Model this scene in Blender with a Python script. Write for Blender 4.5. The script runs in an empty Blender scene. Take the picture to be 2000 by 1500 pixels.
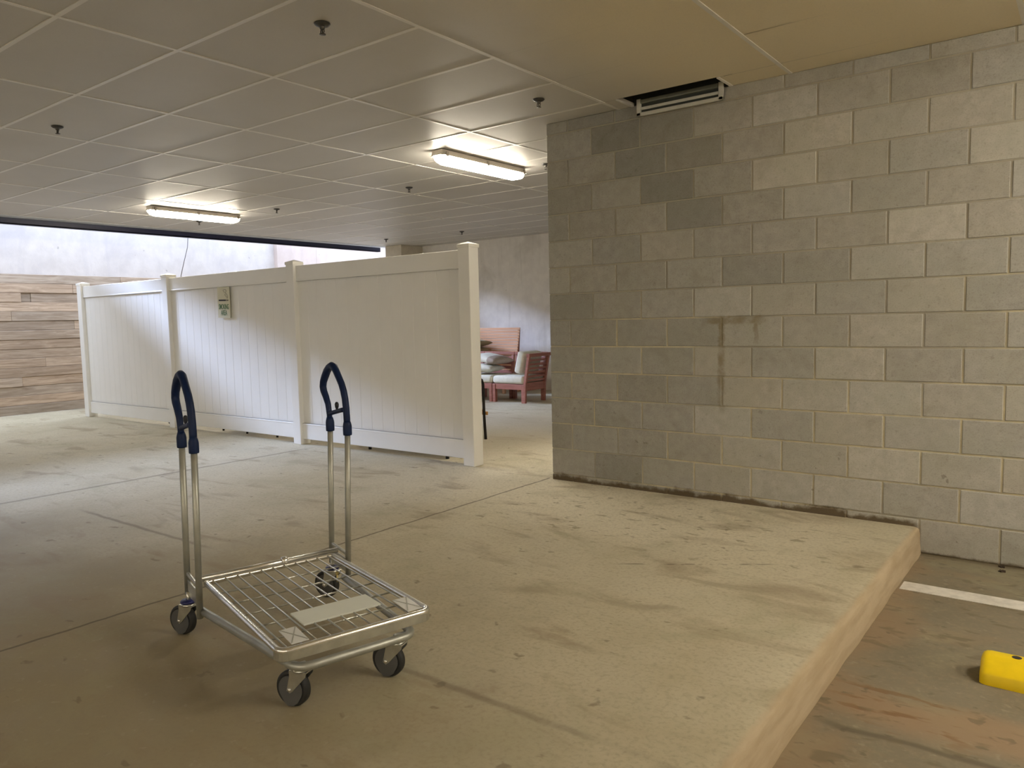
import bpy, bmesh, math, random
from mathutils import Vector, Matrix, noise

# ------------------------------------------------------------------ camera, sky, exposure
SC = bpy.context.scene
COL = SC.collection
PI = math.pi
CAM = Vector((3.2211, -4.9771, 1.2859))
YAW, PITCH, ROLL = math.radians(-37.4031), math.radians(-4.8591), math.radians(-1.3012)
F_PX = 1484.7
fwd = Vector((math.sin(YAW)*math.cos(PITCH), math.cos(YAW)*math.cos(PITCH), math.sin(PITCH)))
rgt0 = Vector((math.cos(YAW), -math.sin(YAW), 0)); up0 = rgt0.cross(fwd)
rgt = rgt0*math.cos(ROLL) + up0*math.sin(ROLL)
upv = -rgt0*math.sin(ROLL) + up0*math.cos(ROLL)
cam = bpy.data.cameras.new('camera'); camo = bpy.data.objects.new('camera', cam); COL.objects.link(camo)
M = Matrix((rgt, upv, -fwd)).transposed().to_4x4(); M.translation = CAM
camo.matrix_world = M
cam.sensor_fit = 'HORIZONTAL'; cam.sensor_width = 36.0; cam.lens = F_PX/2000*36.0
cam.clip_start = 0.05; cam.clip_end = 200
SC.camera = camo

world = bpy.data.worlds.new('sky'); SC.world = world; world.use_nodes = True
bg = world.node_tree.nodes['Background']
bg.inputs[0].default_value = (0.74, 0.83, 1.0, 1)
SKY = 4.6
bg.inputs[1].default_value = SKY

pl = bpy.data.lights.new('sky_opening', 'AREA'); pl.shape = 'RECTANGLE'; pl.size = 2.0; pl.size_y = 16.4
pl.cycles.is_portal = True
po = bpy.data.objects.new('sky_opening', pl); COL.objects.link(po); po.location = (-9.08, 0.0, 3.13); po.rotation_euler = (0, math.radians(-6.0), 0)

# low hazy sun that reaches in under the edge of the slab from the open side
SUN = 13.2
sl = bpy.data.lights.new('sun', 'SUN'); sl.energy = SUN; sl.angle = math.radians(13); sl.color = (0.56, 0.68, 1.0)
so = bpy.data.objects.new('sun', sl); COL.objects.link(so)
S_AZ, S_EL = math.radians(20), math.radians(23.4)
s_to = Vector((-math.cos(S_AZ)*math.cos(S_EL), -math.sin(S_AZ)*math.cos(S_EL), math.sin(S_EL)))
so.rotation_euler = s_to.to_track_quat('Z', 'Y').to_euler(); so.location = (-14, -4, 6)

LAMP = 58.0
LAMP_RGB = (1.0, 0.90, 0.73)

vs = SC.view_settings
vs.view_transform = 'Standard'; vs.look = 'None'; vs.exposure = 0.0; vs.gamma = 1.0; vs.use_curve_mapping = False
SC.cycles.max_bounces = 10; SC.cycles.diffuse_bounces = 7; SC.cycles.glossy_bounces = 4
SC.cycles.use_denoising = True
SC.cycles.sample_clamp_indirect = 6.0
SC.cycles.caustics_reflective = False; SC.cycles.caustics_refractive = False

ZC = 2.78          # ceiling height
LOW = -0.16        # lower parking floor
RND = random.Random(7)

# ------------------------------------------------------------------ material helpers
class NT:
    def __init__(s, name):
        s.m = bpy.data.materials.new(name); s.m.use_nodes = True
        s.t = s.m.node_tree; s.b = s.t.nodes['Principled BSDF']; s.out = s.t.nodes['Material Output']
        s._co = None
    def n(s, kind, **kw):
        nd = s.t.nodes.new(kind)
        for k, v in kw.items(): setattr(nd, k, v)
        return nd
    def link(s, a, b): s.t.links.new(a, b)
    def put(s, sock, v):
        if hasattr(v, 'is_linked') or hasattr(v, 'links'): s.link(v, sock)
        else: sock.default_value = v
    @property
    def co(s):
        if s._co is None: s._co = s.n('ShaderNodeTexCoord').outputs['Object']
        return s._co
    def sep(s):
        nd = s.n('ShaderNodeSeparateXYZ'); s.link(s.co, nd.inputs[0]); return nd.outputs
    def scale(s, v):
        nd = s.n('ShaderNodeMapping'); nd.inputs['Scale'].default_value = v; s.link(s.co, nd.inputs[0]); return nd.outputs[0]
    def noise(s, sc, detail=4, rough=.55, vec=None, dist=0.0):
        nd = s.n('ShaderNodeTexNoise'); nd.inputs['Scale'].default_value = sc
        nd.inputs['Detail'].default_value = detail; nd.inputs['Roughness'].default_value = rough
        nd.inputs['Distortion'].default_value = dist
        s.link(vec if vec is not None else s.co, nd.inputs['Vector']); return nd.outputs['Fac']
    def ramp(s, fac, lo, hi, a=0.0, b=1.0, smooth=True):
        nd = s.n('ShaderNodeMapRange'); nd.interpolation_type = 'SMOOTHSTEP' if smooth else 'LINEAR'
        s.put(nd.inputs[0], fac)
        for i, v in zip((1, 2, 3, 4), (lo, hi, a, b)): s.put(nd.inputs[i], v)
        return nd.outputs[0]
    def math(s, op, a, b=0.0):
        nd = s.n('ShaderNodeMath', operation=op); s.put(nd.inputs[0], a); s.put(nd.inputs[1], b); return nd.outputs[0]
    def mix(s, fac, a, b, mode='MIX'):
        nd = s.n('ShaderNodeMix', data_type='RGBA', blend_type=mode)
        s.put(nd.inputs[0], fac)
        for sk, v in ((nd.inputs[6], a), (nd.inputs[7], b)):
            if isinstance(v, tuple): v = (*v[:3], 1)
            s.put(sk, v)
        return nd.outputs[2]
    def gray(s, v):
        nd = s.n('ShaderNodeCombineColor')
        for i in range(3): s.put(nd.inputs[i], v)
        return nd.outputs[0]
    def attr(s, name):
        nd = s.n('ShaderNodeAttribute'); nd.attribute_name = name; return nd.outputs['Color']
    def bump(s, h, strength, dist=.01):
        nd = s.n('ShaderNodeBump'); nd.inputs['Strength'].default_value = strength; nd.inputs['Distance'].default_value = dist
        s.link(h, nd.inputs['Height']); s.link(nd.outputs[0], s.b.inputs['Normal'])
    def color(s, v): s.put(s.b.inputs['Base Color'], (*v[:3], 1) if isinstance(v, tuple) else v)
    def set(s, **kw):
        for k, v in kw.items(): s.put(s.b.inputs[k.replace('_', ' ')], v)
    # soft masks
    def near(s, coord, x0, w, soft):
        return s.ramp(s.math('ABSOLUTE', s.math('SUBTRACT', coord, x0)), w, w+soft, 1.0, 0.0)
    def within(s, coord, lo, hi, soft):
        return s.math('MULTIPLY', s.ramp(coord, lo-soft, lo+soft), s.ramp(coord, hi-soft, hi+soft, 1.0, 0.0))
    def mul(s, *a):
        r = a[0]
        for x in a[1:]: r = s.math('MULTIPLY', r, x)
        return r
    def mx(s, *a):
        r = a[0]
        for x in a[1:]: r = s.math('MAXIMUM', r, x)
        return r

def simple(name, rgb, rough=.5, metal=0.0, mott=.06, nscale=9.0, bump=0.0, spec=.5):
    m = NT(name)
    f = m.noise(nscale, 5)
    m.color(m.mix(m.ramp(f, .3, .7), tuple(c*(1-mott) for c in rgb), tuple(min(1, c*(1+mott)) for c in rgb)))
    m.set(Roughness=rough, Metallic=metal)
    m.b.inputs['Specular IOR Level'].default_value = spec
    if bump: m.bump(m.noise(nscale*12, 4), bump, .004)
    return m.m

def mat_floor(name, lower):
    m = NT(name); x, y, z = m.sep()
    big = m.noise(.7, 5, .6); mid = m.noise(3.2, 6, .62); fine = m.noise(55, 4, .6)
    st = m.noise(1.6, 5, .55, m.scale((1, 2.6, 1)), .6)
    if lower:
        c = m.mix(m.ramp(big, .32, .68), (.18, .155, .108), (.215, .19, .138)); c = m.mix(m.ramp(mid, .35, .75), c, (.235, .205, .15))
    else:
        c = m.mix(m.ramp(big, .32, .68), (.46, .41, .285), (.56, .515, .39)); c = m.mix(m.ramp(mid, .35, .75), c, (.57, .52, .39))
        # dirt plus painted-in dimness on the trolley side; painted-in brightness along the wall
        c = m.mix(m.mul(m.ramp(m.math('ADD', y, m.math('MULTIPLY', m.math('SUBTRACT', m.noise(.9, 4), .5), 2.0)), -2.0, -3.6), m.ramp(x, 2.9, .9), .72), c, (.22, .175, .095))
        c = m.mix(m.mul(m.ramp(y, .0, .5), m.ramp(y, 3.4, 2.6), .6), c, (.33, .285, .215))  # floor behind the fence darkened in colour to tone down its lamp light
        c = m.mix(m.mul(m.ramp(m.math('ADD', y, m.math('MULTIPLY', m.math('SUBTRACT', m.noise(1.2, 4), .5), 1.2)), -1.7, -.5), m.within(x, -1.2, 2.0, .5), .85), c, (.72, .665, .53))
    c = m.mix(m.mul(m.ramp(st, .53, .70), .55), c, (.27, .205, .13))
    c = m.mix(m.mul(m.ramp(fine, .45, .72), .38), c, (.27, .225, .155))
    c = m.mix(m.mul(m.ramp(m.noise(19, 5, .65, m.scale((1, 1.2, 1))), .50, .70), .28), c, (.30, .25, .165))
    c = m.mix(m.mul(m.ramp(m.noise(24, 3, .6), .60, .72), .12), c, (.62, .57, .45))
    c = m.mix(m.mul(m.ramp(m.noise(1.9, 5, .6, None, .8), .52, .72), .35), c, (.34, .325, .21))
    spots = m.ramp(m.noise(7.5, 3, .5, m.scale((1, 1.5, 1)), .3), .665, .72)
    c = m.mix(m.mul(spots, .55), c, (.16, .125, .08))
    wob = m.math('MULTIPLY', m.math('SUBTRACT', m.noise(5.0, 3), .5), .035)
    xs = m.math('ADD', x, wob); ys = m.math('ADD', y, wob)
    if not lower:
        j1 = m.mul(m.near(xs, -.235, .004, .010), m.ramp(y, .02, .03, 1, 0))
        j2 = m.mul(m.near(ys, -3.07, .004, .022), m.ramp(x, 1.1, 1.3), m.ramp(m.noise(2.2, 3), .3, .55), .6)
        j3 = m.mul(m.near(ys, -2.62, .004, .020), m.within(x, -2.4, -.9, .2), .7)
        j4 = m.mul(m.near(xs, -3.22, .006, .030), m.within(y, -3.2, -.1, .2), .7)
        dl = m.math('SUBTRACT', y, m.math('MULTIPLY', m.math('SUBTRACT', x, 1.34), .64))
        j5 = m.mul(m.near(m.math('ADD', dl, m.math('MULTIPLY', wob, .8)), -1.54, .003, .014), m.within(x, 1.3, 1.95, .06),
                   m.ramp(m.noise(14, 2), .42, .55), .8)
        c = m.mix(m.mul(m.mx(j1, j2, j3, j4, j5), .72), c, (.10, .075, .05))
        # dark drips and stains near the block wall base and around the trolley
        ds = m.mul(m.within(y, -1.35, -.35, .3), m.within(x, -.1, 2.2, .3),
                   m.ramp(m.noise(9, 3, .5, m.scale((1, 1.8, 1)), .4), .60, .68))
        c = m.mix(m.mul(ds, .6), c, (.20, .165, .09))
        # bare sandy concrete on the broken kerb face
        nz = m.math('MULTIPLY', m.math('SUBTRACT', m.noise(6, 4), .5), .05)
        k = m.ramp(m.math('ADD', x, m.math('MULTIPLY', nz, .5)), 2.395, 2.43)
        kc = m.mix(m.ramp(m.noise(6, 5, .6, m.scale((1, .4, 3.5))), .35, .65), (.46, .375, .26), (.385, .305, .20))
        c = m.mix(k, c, kc)
    else:
        rb = m.mul(m.ramp(m.math('ADD', x, m.math('MULTIPLY', m.math('SUBTRACT', m.noise(2.2, 4), .5), .7)), 2.66, 2.46), .7)
        c = m.mix(rb, c, (.28, .20, .125))
        dy = m.math('ADD', y, m.math('MULTIPLY', m.math('SUBTRACT', m.noise(2.0, 4), .5), .25))
        band = m.mul(m.within(dy, -2.18, -1.93, .07), m.ramp(x, 2.45, 2.6), .75)
        c = m.mix(band, c, (.31, .215, .135))
        rs = m.mul(m.within(x, 2.5, 2.95, .1), m.within(y, -2.2, -1.85, .1), m.ramp(m.noise(6, 3, .5, m.scale((1, 3, 1))), .55, .66))
        c = m.mix(m.mul(rs, .8), c, (.20, .11, .05))
        cr = m.mul(m.near(m.math('ADD', y, m.math('MULTIPLY', m.math('SUBTRACT', m.noise(1.4, 3), .5), .22)), -2.235, .005, .022), m.ramp(x, 2.4, 2.6))
        c = m.mix(m.mul(cr, .75), c, (.12, .095, .065))
        dk = m.ramp(m.noise(6.0, 3, .5, m.scale((1, 2.0, 1)), .5), .58, .68)
        dk2 = m.ramp(m.noise(13, 3, .5, m.scale((1, 1.7, 1)), .4), .62, .70)
        c = m.mix(m.mul(dk2, .5), c, (.11, .09, .06))
        c = m.mix(m.mul(dk, .6), c, (.15, .12, .075))
        eb = m.mul(m.ramp(y, -.06, -.01), .6)
        c = m.mix(eb, c, (.12, .09, .05))
    m.color(c)
    m.set(Roughness=m.ramp(mid, .3, .7, .62, .86))
    m.b.inputs['Specular IOR Level'].default_value = .35
    m.bump(m.math('ADD', m.math('MULTIPLY', fine, .5), m.noise(14, 4)), .22, .006)
    return m.m

def mat_block(name):
    m = NT(name); x, y, z = m.sep()
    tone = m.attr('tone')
    fine = m.noise(120, 4, .7); mid = m.noise(14, 5, .65); big = m.noise(2.5, 4)
    c = m.mix(m.ramp(mid, .3, .7), (.40, .39, .362), (.48, .47, .44))
    c = m.mix(m.mul(m.ramp(big, .35, .65), .6), c, (.41, .41, .362))
    c = m.mix(m.mul(m.ramp(fine, .48, .72), .5), c, (.27, .25, .205))
    c = m.mix(m.mul(m.ramp(m.noise(34, 4, .6), .58, .72), .4), c, (.25, .235, .19))
    c = m.mix(m.mul(m.ramp(m.noise(5.5, 5, .65, None, .5), .52, .72), .35), c, (.29, .27, .22))
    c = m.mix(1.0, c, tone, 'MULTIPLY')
    c = stains(m, c, x, z)
    m.color(c); m.set(Roughness=.93)
    m.b.inputs['Specular IOR Level'].default_value = .2
    m.bump(m.math('ADD', fine, m.math('MULTIPLY', mid, .7)), .35, .004)
    return m.m

def stains(m, c, x, z):
    wob = m.math('MULTIPLY', m.math('SUBTRACT', m.noise(18, 3), .5), .05)
    xs = m.math('ADD', x, wob); zs = m.math('ADD', z, wob)
    olive = (.19, .15, .07)
    drip = m.mul(m.near(xs, 1.215, .012, .022), m.within(z, .62, 1.26, .05), m.ramp(z, .55, 1.1, .45, .9))
    top = m.mul(m.near(zs, 1.245, .012, .022), m.within(x, 1.11, 1.50, .05), .8)
    d2 = m.mul(m.near(xs, 1.455, .008, .015), m.within(z, 1.10, 1.25, .03), .7)
    c = m.mix(m.mul(m.mx(drip, top, d2), m.ramp(m.noise(11, 4, .65), .30, .62, .25, .78)), c, olive)
    # grime along the foot
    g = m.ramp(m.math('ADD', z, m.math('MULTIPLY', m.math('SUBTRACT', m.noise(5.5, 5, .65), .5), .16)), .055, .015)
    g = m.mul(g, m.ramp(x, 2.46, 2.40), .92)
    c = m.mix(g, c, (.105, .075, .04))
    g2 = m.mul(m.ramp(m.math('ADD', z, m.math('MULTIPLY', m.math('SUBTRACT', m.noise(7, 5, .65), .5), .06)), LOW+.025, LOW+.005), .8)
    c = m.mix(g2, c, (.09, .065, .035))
    sp = m.ramp(m.noise(15, 2, .5, None, .4), .70, .74)
    sp = m.mul(sp, m.ramp(z, 1.0, .2, .15, .8))
    c = m.mix(m.mul(sp, .6), c, (.11, .10, .07))
    return c

def mat_mortar(name):
    m = NT(name); x, y, z = m.sep()
    n1 = m.noise(1.1, 3); n2 = m.noise(9, 4)
    pale = m.mix(m.ramp(n2, .35, .65), (.60, .55, .39), (.47, .43, .32))
    grey = (.365, .345, .29)
    k = m.mul(m.ramp(n1, .40, .55), m.ramp(z, 1.75, 1.15, .15, 1.0))
    c = m.mix(k, grey, pale)
    c = stains(m, c, x, z)
    m.color(c); m.set(Roughness=.95)
    m.bump(m.noise(90, 4), .4, .004)
    return m.m

def mat_concrete(name, a, b, blotch, pale=None):
    m = NT(name)
    big = m.noise(1.1, 5, .6, None, .4); mid = m.noise(5, 6, .6)
    vst = m.noise(2.2, 4, .6, m.scale((3, 3, .35)))
    c = m.mix(m.ramp(mid, .3, .7), a, b)
    c = m.mix(m.mul(m.ramp(big, .50, .70), .6), c, blotch)
    c = m.mix(m.mul(m.ramp(vst, .52, .70), .35), c, blotch)
    pits = m.ramp(m.noise(13, 2, .5), .74, .77)
    c = m.mix(m.mul(pits, .5), c, tuple(v*.45 for v in a))
    m.color(c); m.set(Roughness=.88)
    m.bump(m.noise(45, 5), .2, .005)
    return m.m

def mat_wood(name, a, b, knot, axis='Y', tone=False, rough=.7, sc=1.0):
    m = NT(name)
    st = {'X': (1.2, 16, 16), 'Y': (16, 1.2, 16), 'Z': (16, 16, 1.2)}[axis]
    st = tuple(v*sc for v in st)
    g = m.noise(1.6, 6, .65, m.scale(st), .8)
    c = m.mix(m.ramp(g, .3, .72), a, b)
    c = m.mix(m.mul(m.ramp(m.noise(3.1, 5, .7, m.scale(tuple(v*1.7 if v > 5 else v*.5 for v in st)), .3), .55, .70), .5), c, knot)
    k = m.ramp(m.noise(2.6, 3, .5, m.scale(tuple(.4*v**.5 for v in st)), .5), .66, .74)
    c = m.mix(m.mul(k, .55), c, knot)
    if tone: c = m.mix(1.0, c, m.attr('tone'), 'MULTIPLY')
    m.color(c); m.set(Roughness=rough)
    m.bump(g, .15, .004)
    return m.m

def mat_tile(name):
    m = NT(name); x, y, z = m.sep()
    c = m.mix(m.ramp(m.noise(1.3, 4), .3, .7), (.53, .51, .475), (.565, .545, .51))
    c = m.mix(m.ramp(m.math('ADD', x, m.math('MULTIPLY', m.math('SUBTRACT', m.noise(.8, 3), .5), 1.2)), .3, 1.5), c, (.76, .68, .515))
    c = m.mix(m.mul(m.ramp(m.noise(140, 3), .5, .7), .14), c, (.40, .375, .33))
    m.color(c); m.set(Roughness=.5)
    m.bump(m.noise(160, 3), .06, .002)
    return m.m

MT = {}
MT['floor'] = mat_floor('concrete_floor', False)
MT['floor_low'] = mat_floor('parking_concrete', True)
MT['block'] = mat_block('grey_block')
MT['mortar'] = mat_mortar('mortar')
MT['tile'] = mat_tile('ceiling_tile')
MT['tbar'] = simple('ceiling_bar', (.74, .72, .68), .32, mott=.03)
MT['slab'] = simple('slab_concrete', (.40, .38, .35), .9)
MT['cavity'] = simple('dark_void', (.045, .05, .045), .9)
MT['duct'] = simple('galvanised_duct', (.20, .21, .18), .55, .3)
MT['backwall'] = mat_concrete('bare_concrete', (.68, .65, .61), (.76, .73, .68), (.50, .47, .42))
MT['farwall'] = mat_concrete('pale_concrete', (.52, .49, .475), (.59, .56, .545), (.44, .42, .44))
MT['pinkwall'] = mat_concrete('pink_concrete', (.50, .42, .385), (.55, .47, .44), (.44, .365, .335))
MT['column'] = simple('column_paint', (.55, .50, .40), .8)
MT['timber'] = mat_wood('weathered_timber', (.33, .25, .185), (.56, .455, .36), (.20, .125, .08), 'Y', True, .88)
MT['steel_blue'] = simple('navy_steel', (.018, .02, .055), .45)
MT['edge_trim'] = simple('edge_trim', (.55, .56, .58), .5)
MT['pvc'] = simple('white_vinyl', (.82, .815, .79), .32, mott=.015, nscale=3)
MT['pvc_cap'] = simple('white_vinyl_cap', (.84, .83, .79), .3, mott=.015)
MT['zinc'] = simple('zinc_plate', (.62, .63, .60), .30, .92, mott=.12, nscale=14)
MT['zinc_dull'] = simple('zinc_tube', (.42, .43, .395), .48, .70, mott=.10, nscale=12)
MT['chrome'] = simple('bright_zinc', (.84, .84, .82), .27, .95, mott=.05)
MT['navy'] = simple('navy_plastic', (.004, .015, .062), .5, mott=.12, spec=.25)
MT['black_plastic'] = simple('dark_plastic', (.012, .013, .022), .42)
MT['rubber'] = simple('black_rubber', (.014, .015, .016), .6)
MT['wheel_grey'] = simple('grey_plastic', (.085, .088, .092), .4)
MT['blue_ring'] = simple('blue_ring', (.012, .015, .11), .4)
MT['plate_white'] = simple('white_plate', (.70, .735, .68), .5, mott=.02)
MT['tag'] = simple('pale_tag', (.66, .67, .67), .42, mott=.05)
MT['brass'] = simple('brass_bolt', (.70, .58, .26), .3, .9)
MT['sprinkler'] = simple('sprinkler_metal', (.10, .095, .085), .45, .5)
MT['escutcheon'] = simple('dark_cup', (.035, .033, .03), .5)
MT['vent'] = simple('grille_paint', (.60, .60, .55), .5)
MT['housing'] = simple('lamp_housing', (.72, .66, .58), .45)
MT['clip'] = simple('lamp_clip', (.30, .26, .22), .4, .6)
MT['line'] = simple('road_paint', (.66, .64, .60), .7, mott=.12, nscale=22)
MT['yellow'] = simple('yellow_plastic', (.93, .67, .003), .5, mott=.05, nscale=14)
MT['dark'] = simple('dark_hole', (.03, .025, .02), .8)
MT['black_metal'] = simple('black_metal', (.018, .016, .015), .45, .3)
MT['mesh_grey'] = simple('grey_mesh', (.07, .065, .06), .75)
MT['redwood'] = mat_wood('red_brown_stain', (.27, .092, .065), (.38, .155, .115), (.15, .045, .03), 'X', rough=.5)
MT['redwood_y'] = mat_wood('red_brown_stain_side', (.27, .092, .065), (.38, .155, .115), (.15, .045, .03), 'Y', rough=.5)
MT['orangewood'] = mat_wood('orange_stain', (.62, .33, .17), (.72, .42, .25), (.45, .22, .10), 'X', rough=.5)
MT['amber'] = mat_wood('amber_wood', (.45, .22, .06), (.55, .30, .10), (.3, .13, .03), 'X')
MT['cream'] = simple('cream_fabric', (.66, .65, .56), .9, mott=.05, nscale=30, bump=.25)
MT['taupe'] = simple('taupe_fabric', (.34, .28, .23), .9, mott=.06, nscale=30, bump=.25)
MT['olive'] = simple('olive_fabric', (.34, .29, .19), .9, mott=.06, nscale=30, bump=.25)
MT['sign'] = simple('sign_board', (.62, .60, .44), .45, mott=.03)
MT['sign_black'] = simple('sign_black_ink', (.010, .008, .006), .5)
MT['sign_grey'] = simple('sign_grey_ink', (.16, .14, .10), .5)
MT['sign_green'] = simple('sign_green_ink', (.055, .16, .05), .5)
MT['cable'] = simple('cable', (.13, .11, .10), .6)
MT['leaf'] = simple('dead_leaf', (.045, .03, .02), .8)
def mat_lens(name, k):
    m = NT(name); m.color((.9, .88, .82)); m.set(Roughness=.35)
    m.b.inputs['Emission Color'].default_value = (*LAMP_RGB, 1)
    m.b.inputs['Emission Strength'].default_value = LAMP*k
    return m.m
MT['lens'] = mat_lens('lamp_lens', 1.0)
MT['lens_rear_fill'] = mat_lens('rear_fill_lens', 3.7)  # this and the next two serve only added, unseen lamps
MT['lens_bay_fill'] = mat_lens('bay_fill_lens', 1.42)
MT['lens_corner_fill'] = mat_lens('corner_fill_lens', .62)

# ------------------------------------------------------------------ mesh helpers
def new(): return bmesh.new()

def box(bm, x0, x1, y0, y1, z0, z1, bev=0.0, seg=2, mat=None, M=None):
    t = bmesh.new()
    bmesh.ops.create_cube(t, size=1.0)
    for v in t.verts:
        v.co = Vector(((x0+x1)/2 + v.co.x*(x1-x0), (y0+y1)/2 + v.co.y*(y1-y0), (z0+z1)/2 + v.co.z*(z1-z0)))
    if bev > 0:
        bmesh.ops.bevel(t, geom=list(t.edges), offset=bev, segments=seg, profile=.5, affect='EDGES')
    merge(bm, t, M, smooth=bev > 0 and seg >= 4, mi=mat)

def merge(bm, t, M=None, smooth=False, mi=None):
    vm = {}
    for v in t.verts: vm[v] = bm.verts.new(M @ v.co if M is not None else v.co)
    for f in t.faces:
        try: nf = bm.faces.new([vm[v] for v in f.verts])
        except ValueError: continue
        nf.smooth = smooth or f.smooth
        nf.material_index = mi if mi is not None else f.material_index
    t.free()

def bar(bm, p, q, w, h, bev=0.0, up=(0, 0, 1)):
    """rectangular bar from p to q, w across, h along 'up'"""
    p = Vector(p); q = Vector(q); d = q-p; L = d.length; d.normalize()
    u = Vector(up); s = d.cross(u)
    if s.length < 1e-5: s = d.cross(Vector((0, 1, 0)))
    s.normalize(); u = s.cross(d)
    M = Matrix((d, s, u)).transposed().to_4x4(); M.translation = (p+q)/2
    box(bm, -L/2, L/2, -w/2, w/2, -h/2, h/2, bev, 2, M=M)

def tube(bm, pts, r, n=12, closed=False, caps=True, flat=None):
    pts = [Vector(p) for p in pts]; N = len(pts)
    rs = r if isinstance(r, (list, tuple)) else [r]*N
    tans = []
    for i in range(N):
        a = pts[(i-1) % N] if closed or i > 0 else pts[i]
        b = pts[(i+1) % N] if closed or i < N-1 else pts[i]
        tans.append((b-a).normalized())
    ref = Vector((0, 0, 1)) if abs(tans[0].z) < .9 else Vector((0, 1, 0))
    u = tans[0].cross(ref).normalized()
    rings = []
    for i in range(N):
        if i > 0:
            ax = tans[i-1].cross(tans[i])
            if ax.length > 1e-7:
                u = Matrix.Rotation(tans[i-1].angle(tans[i]), 3, ax.normalized()) @ u
        w = tans[i].cross(u).normalized(); u = w.cross(tans[i]).normalized()
        rings.append([bm.verts.new(pts[i] + (u*math.cos(2*PI*k/n) + w*math.sin(2*PI*k/n))*rs[i]) for k in range(n)])
    m = N if closed else N-1
    for i in range(m):
        A = rings[i]; B = rings[(i+1) % N]
        for k in range(n):
            f = bm.faces.new((A[k], A[(k+1) % n], B[(k+1) % n], B[k])); f.smooth = True
    if caps and not closed:
        bm.faces.new(list(reversed(rings[0]))); bm.faces.new(rings[-1])

def strip(bm, pts, t, z0, z1, e=.003):
    pts = [Vector((p[0], p[1], 0)) for p in pts]; N = len(pts); rows = []
    for i in range(N):
        d = (pts[min(i+1, N-1)]-pts[max(i-1, 0)]).normalized(); nrm = Vector((d.y, -d.x, 0))
        row = []
        for o_, z in ((t/2-e, z0), (t/2, z0+e), (t/2, z1-e), (t/2-e, z1), (-t/2+e, z1), (-t/2, z1-e), (-t/2, z0+e), (-t/2+e, z0)):
            p = pts[i]+nrm*o_; row.append(bm.verts.new((p.x, p.y, z)))
        rows.append(row)
    for A, Bq in zip(rows, rows[1:]):
        for k in range(8): bm.faces.new((A[k], Bq[k], Bq[(k+1) % 8], A[(k+1) % 8]))
    bm.faces.new(rows[0]); bm.faces.new(list(reversed(rows[-1])))
    bmesh.ops.recalc_face_normals(bm, faces=list(bm.faces))

def lathe(bm, prof, M=None, n=24, smooth=True):
    """profile [(r, z)] about local z"""
    t = bmesh.new(); rings = []
    for r, z in prof:
        if r < 1e-6: rings.append([t.verts.new((0, 0, z))])
        else: rings.append([t.verts.new((r*math.cos(2*PI*k/n), r*math.sin(2*PI*k/n), z)) for k in range(n)])
    for A, B in zip(rings, rings[1:]):
        for k in range(n):
            k2 = (k+1) % n
            if len(A) == 1 and len(B) == 1: continue
            if len(A) == 1: f = t.faces.new((A[0], B[k2], B[k]))
            elif len(B) == 1: f = t.faces.new((A[k], A[k2], B[0]))
            else: f = t.faces.new((A[k], A[k2], B[k2], B[k]))
            f.smooth = smooth
    bmesh.ops.recalc_face_normals(t, faces=list(t.faces))
    merge(bm, t, M)

def prism(bm, outline, y0, y1, M=None, bev=0.0):
    """outline [(a, b)] in local x/z, extruded along local y"""
    t = bmesh.new()
    A = [t.verts.new((a, y0, b)) for a, b in outline]; B = [t.verts.new((a, y1, b)) for a, b in outline]
    n = len(A)
    t.faces.new(A); t.faces.new(list(reversed(B)))
    for i in range(n): t.faces.new((A[i], B[i], B[(i+1) % n], A[(i+1) % n]))
    bmesh.ops.recalc_face_normals(t, faces=list(t.faces))
    if bev: bmesh.ops.bevel(t, geom=list(t.edges), offset=bev, segments=2, profile=.5, affect='EDGES')
    merge(bm, t, M)

def axis_M(origin, axis, xdir=None):
    z = Vector(axis).normalized()
    x = Vector(xdir) if xdir else (Vector((1, 0, 0)) if abs(z.x) < .9 else Vector((0, 1, 0)))
    y = z.cross(x).normalized(); x = y.cross(z).normalized()
    M = Matrix((x, y, z)).transposed().to_4x4(); M.translation = Vector(origin); return M

def pillow(bm, w, d, h, M, n=14, seed=1, p=3.0, wr=.012):
    t = bmesh.new(); top = {}; bot = {}
    for i in range(n+1):
        for j in range(n+1):
            a = -1+2*i/n; b = -1+2*j/n
            a = math.copysign(abs(a)**.8, a); b = math.copysign(abs(b)**.8, b)
            pin = 1-.07*(1-a*a)*b*b - .0*a
            pin2 = 1-.07*(1-b*b)*a*a
            th = (max(0, 1-abs(a)**p)*max(0, 1-abs(b)**p))**.45
            wz = noise.noise(Vector((a*2.3+seed*7.1, b*2.3, seed)))*wr*(th+.2)
            x = w/2*a*pin2; y = d/2*b*pin
            edge = i in (0, n) or j in (0, n)
            v = t.verts.new((x, y, h/2*th + wz)); top[i, j] = v
            bot[i, j] = v if edge else t.verts.new((x, y, -h/2*th + wz))
    for i in range(n):
        for j in range(n):
            f = t.faces.new((top[i, j], top[i+1, j], top[i+1, j+1], top[i, j+1])); f.smooth = True
            q = (bot[i, j], bot[i, j+1], bot[i+1, j+1], bot[i+1, j])
            if len(set(q)) == 4:
                try: f = t.faces.new(q); f.smooth = True
                except ValueError: pass
    merge(bm, t, M)

def obj(name, bm, mats, parent=None, loc=None):
    me = bpy.data.meshes.new(name)
    bm.to_mesh(me); bm.free()
    for m in (mats if isinstance(mats, (list, tuple)) else [mats]): me.materials.append(MT[m] if isinstance(m, str) else m)
    o = bpy.data.objects.new(name, me); COL.objects.link(o)
    if parent is not None: o.parent = parent
    if loc is not None: o.location = loc
    return o

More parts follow.
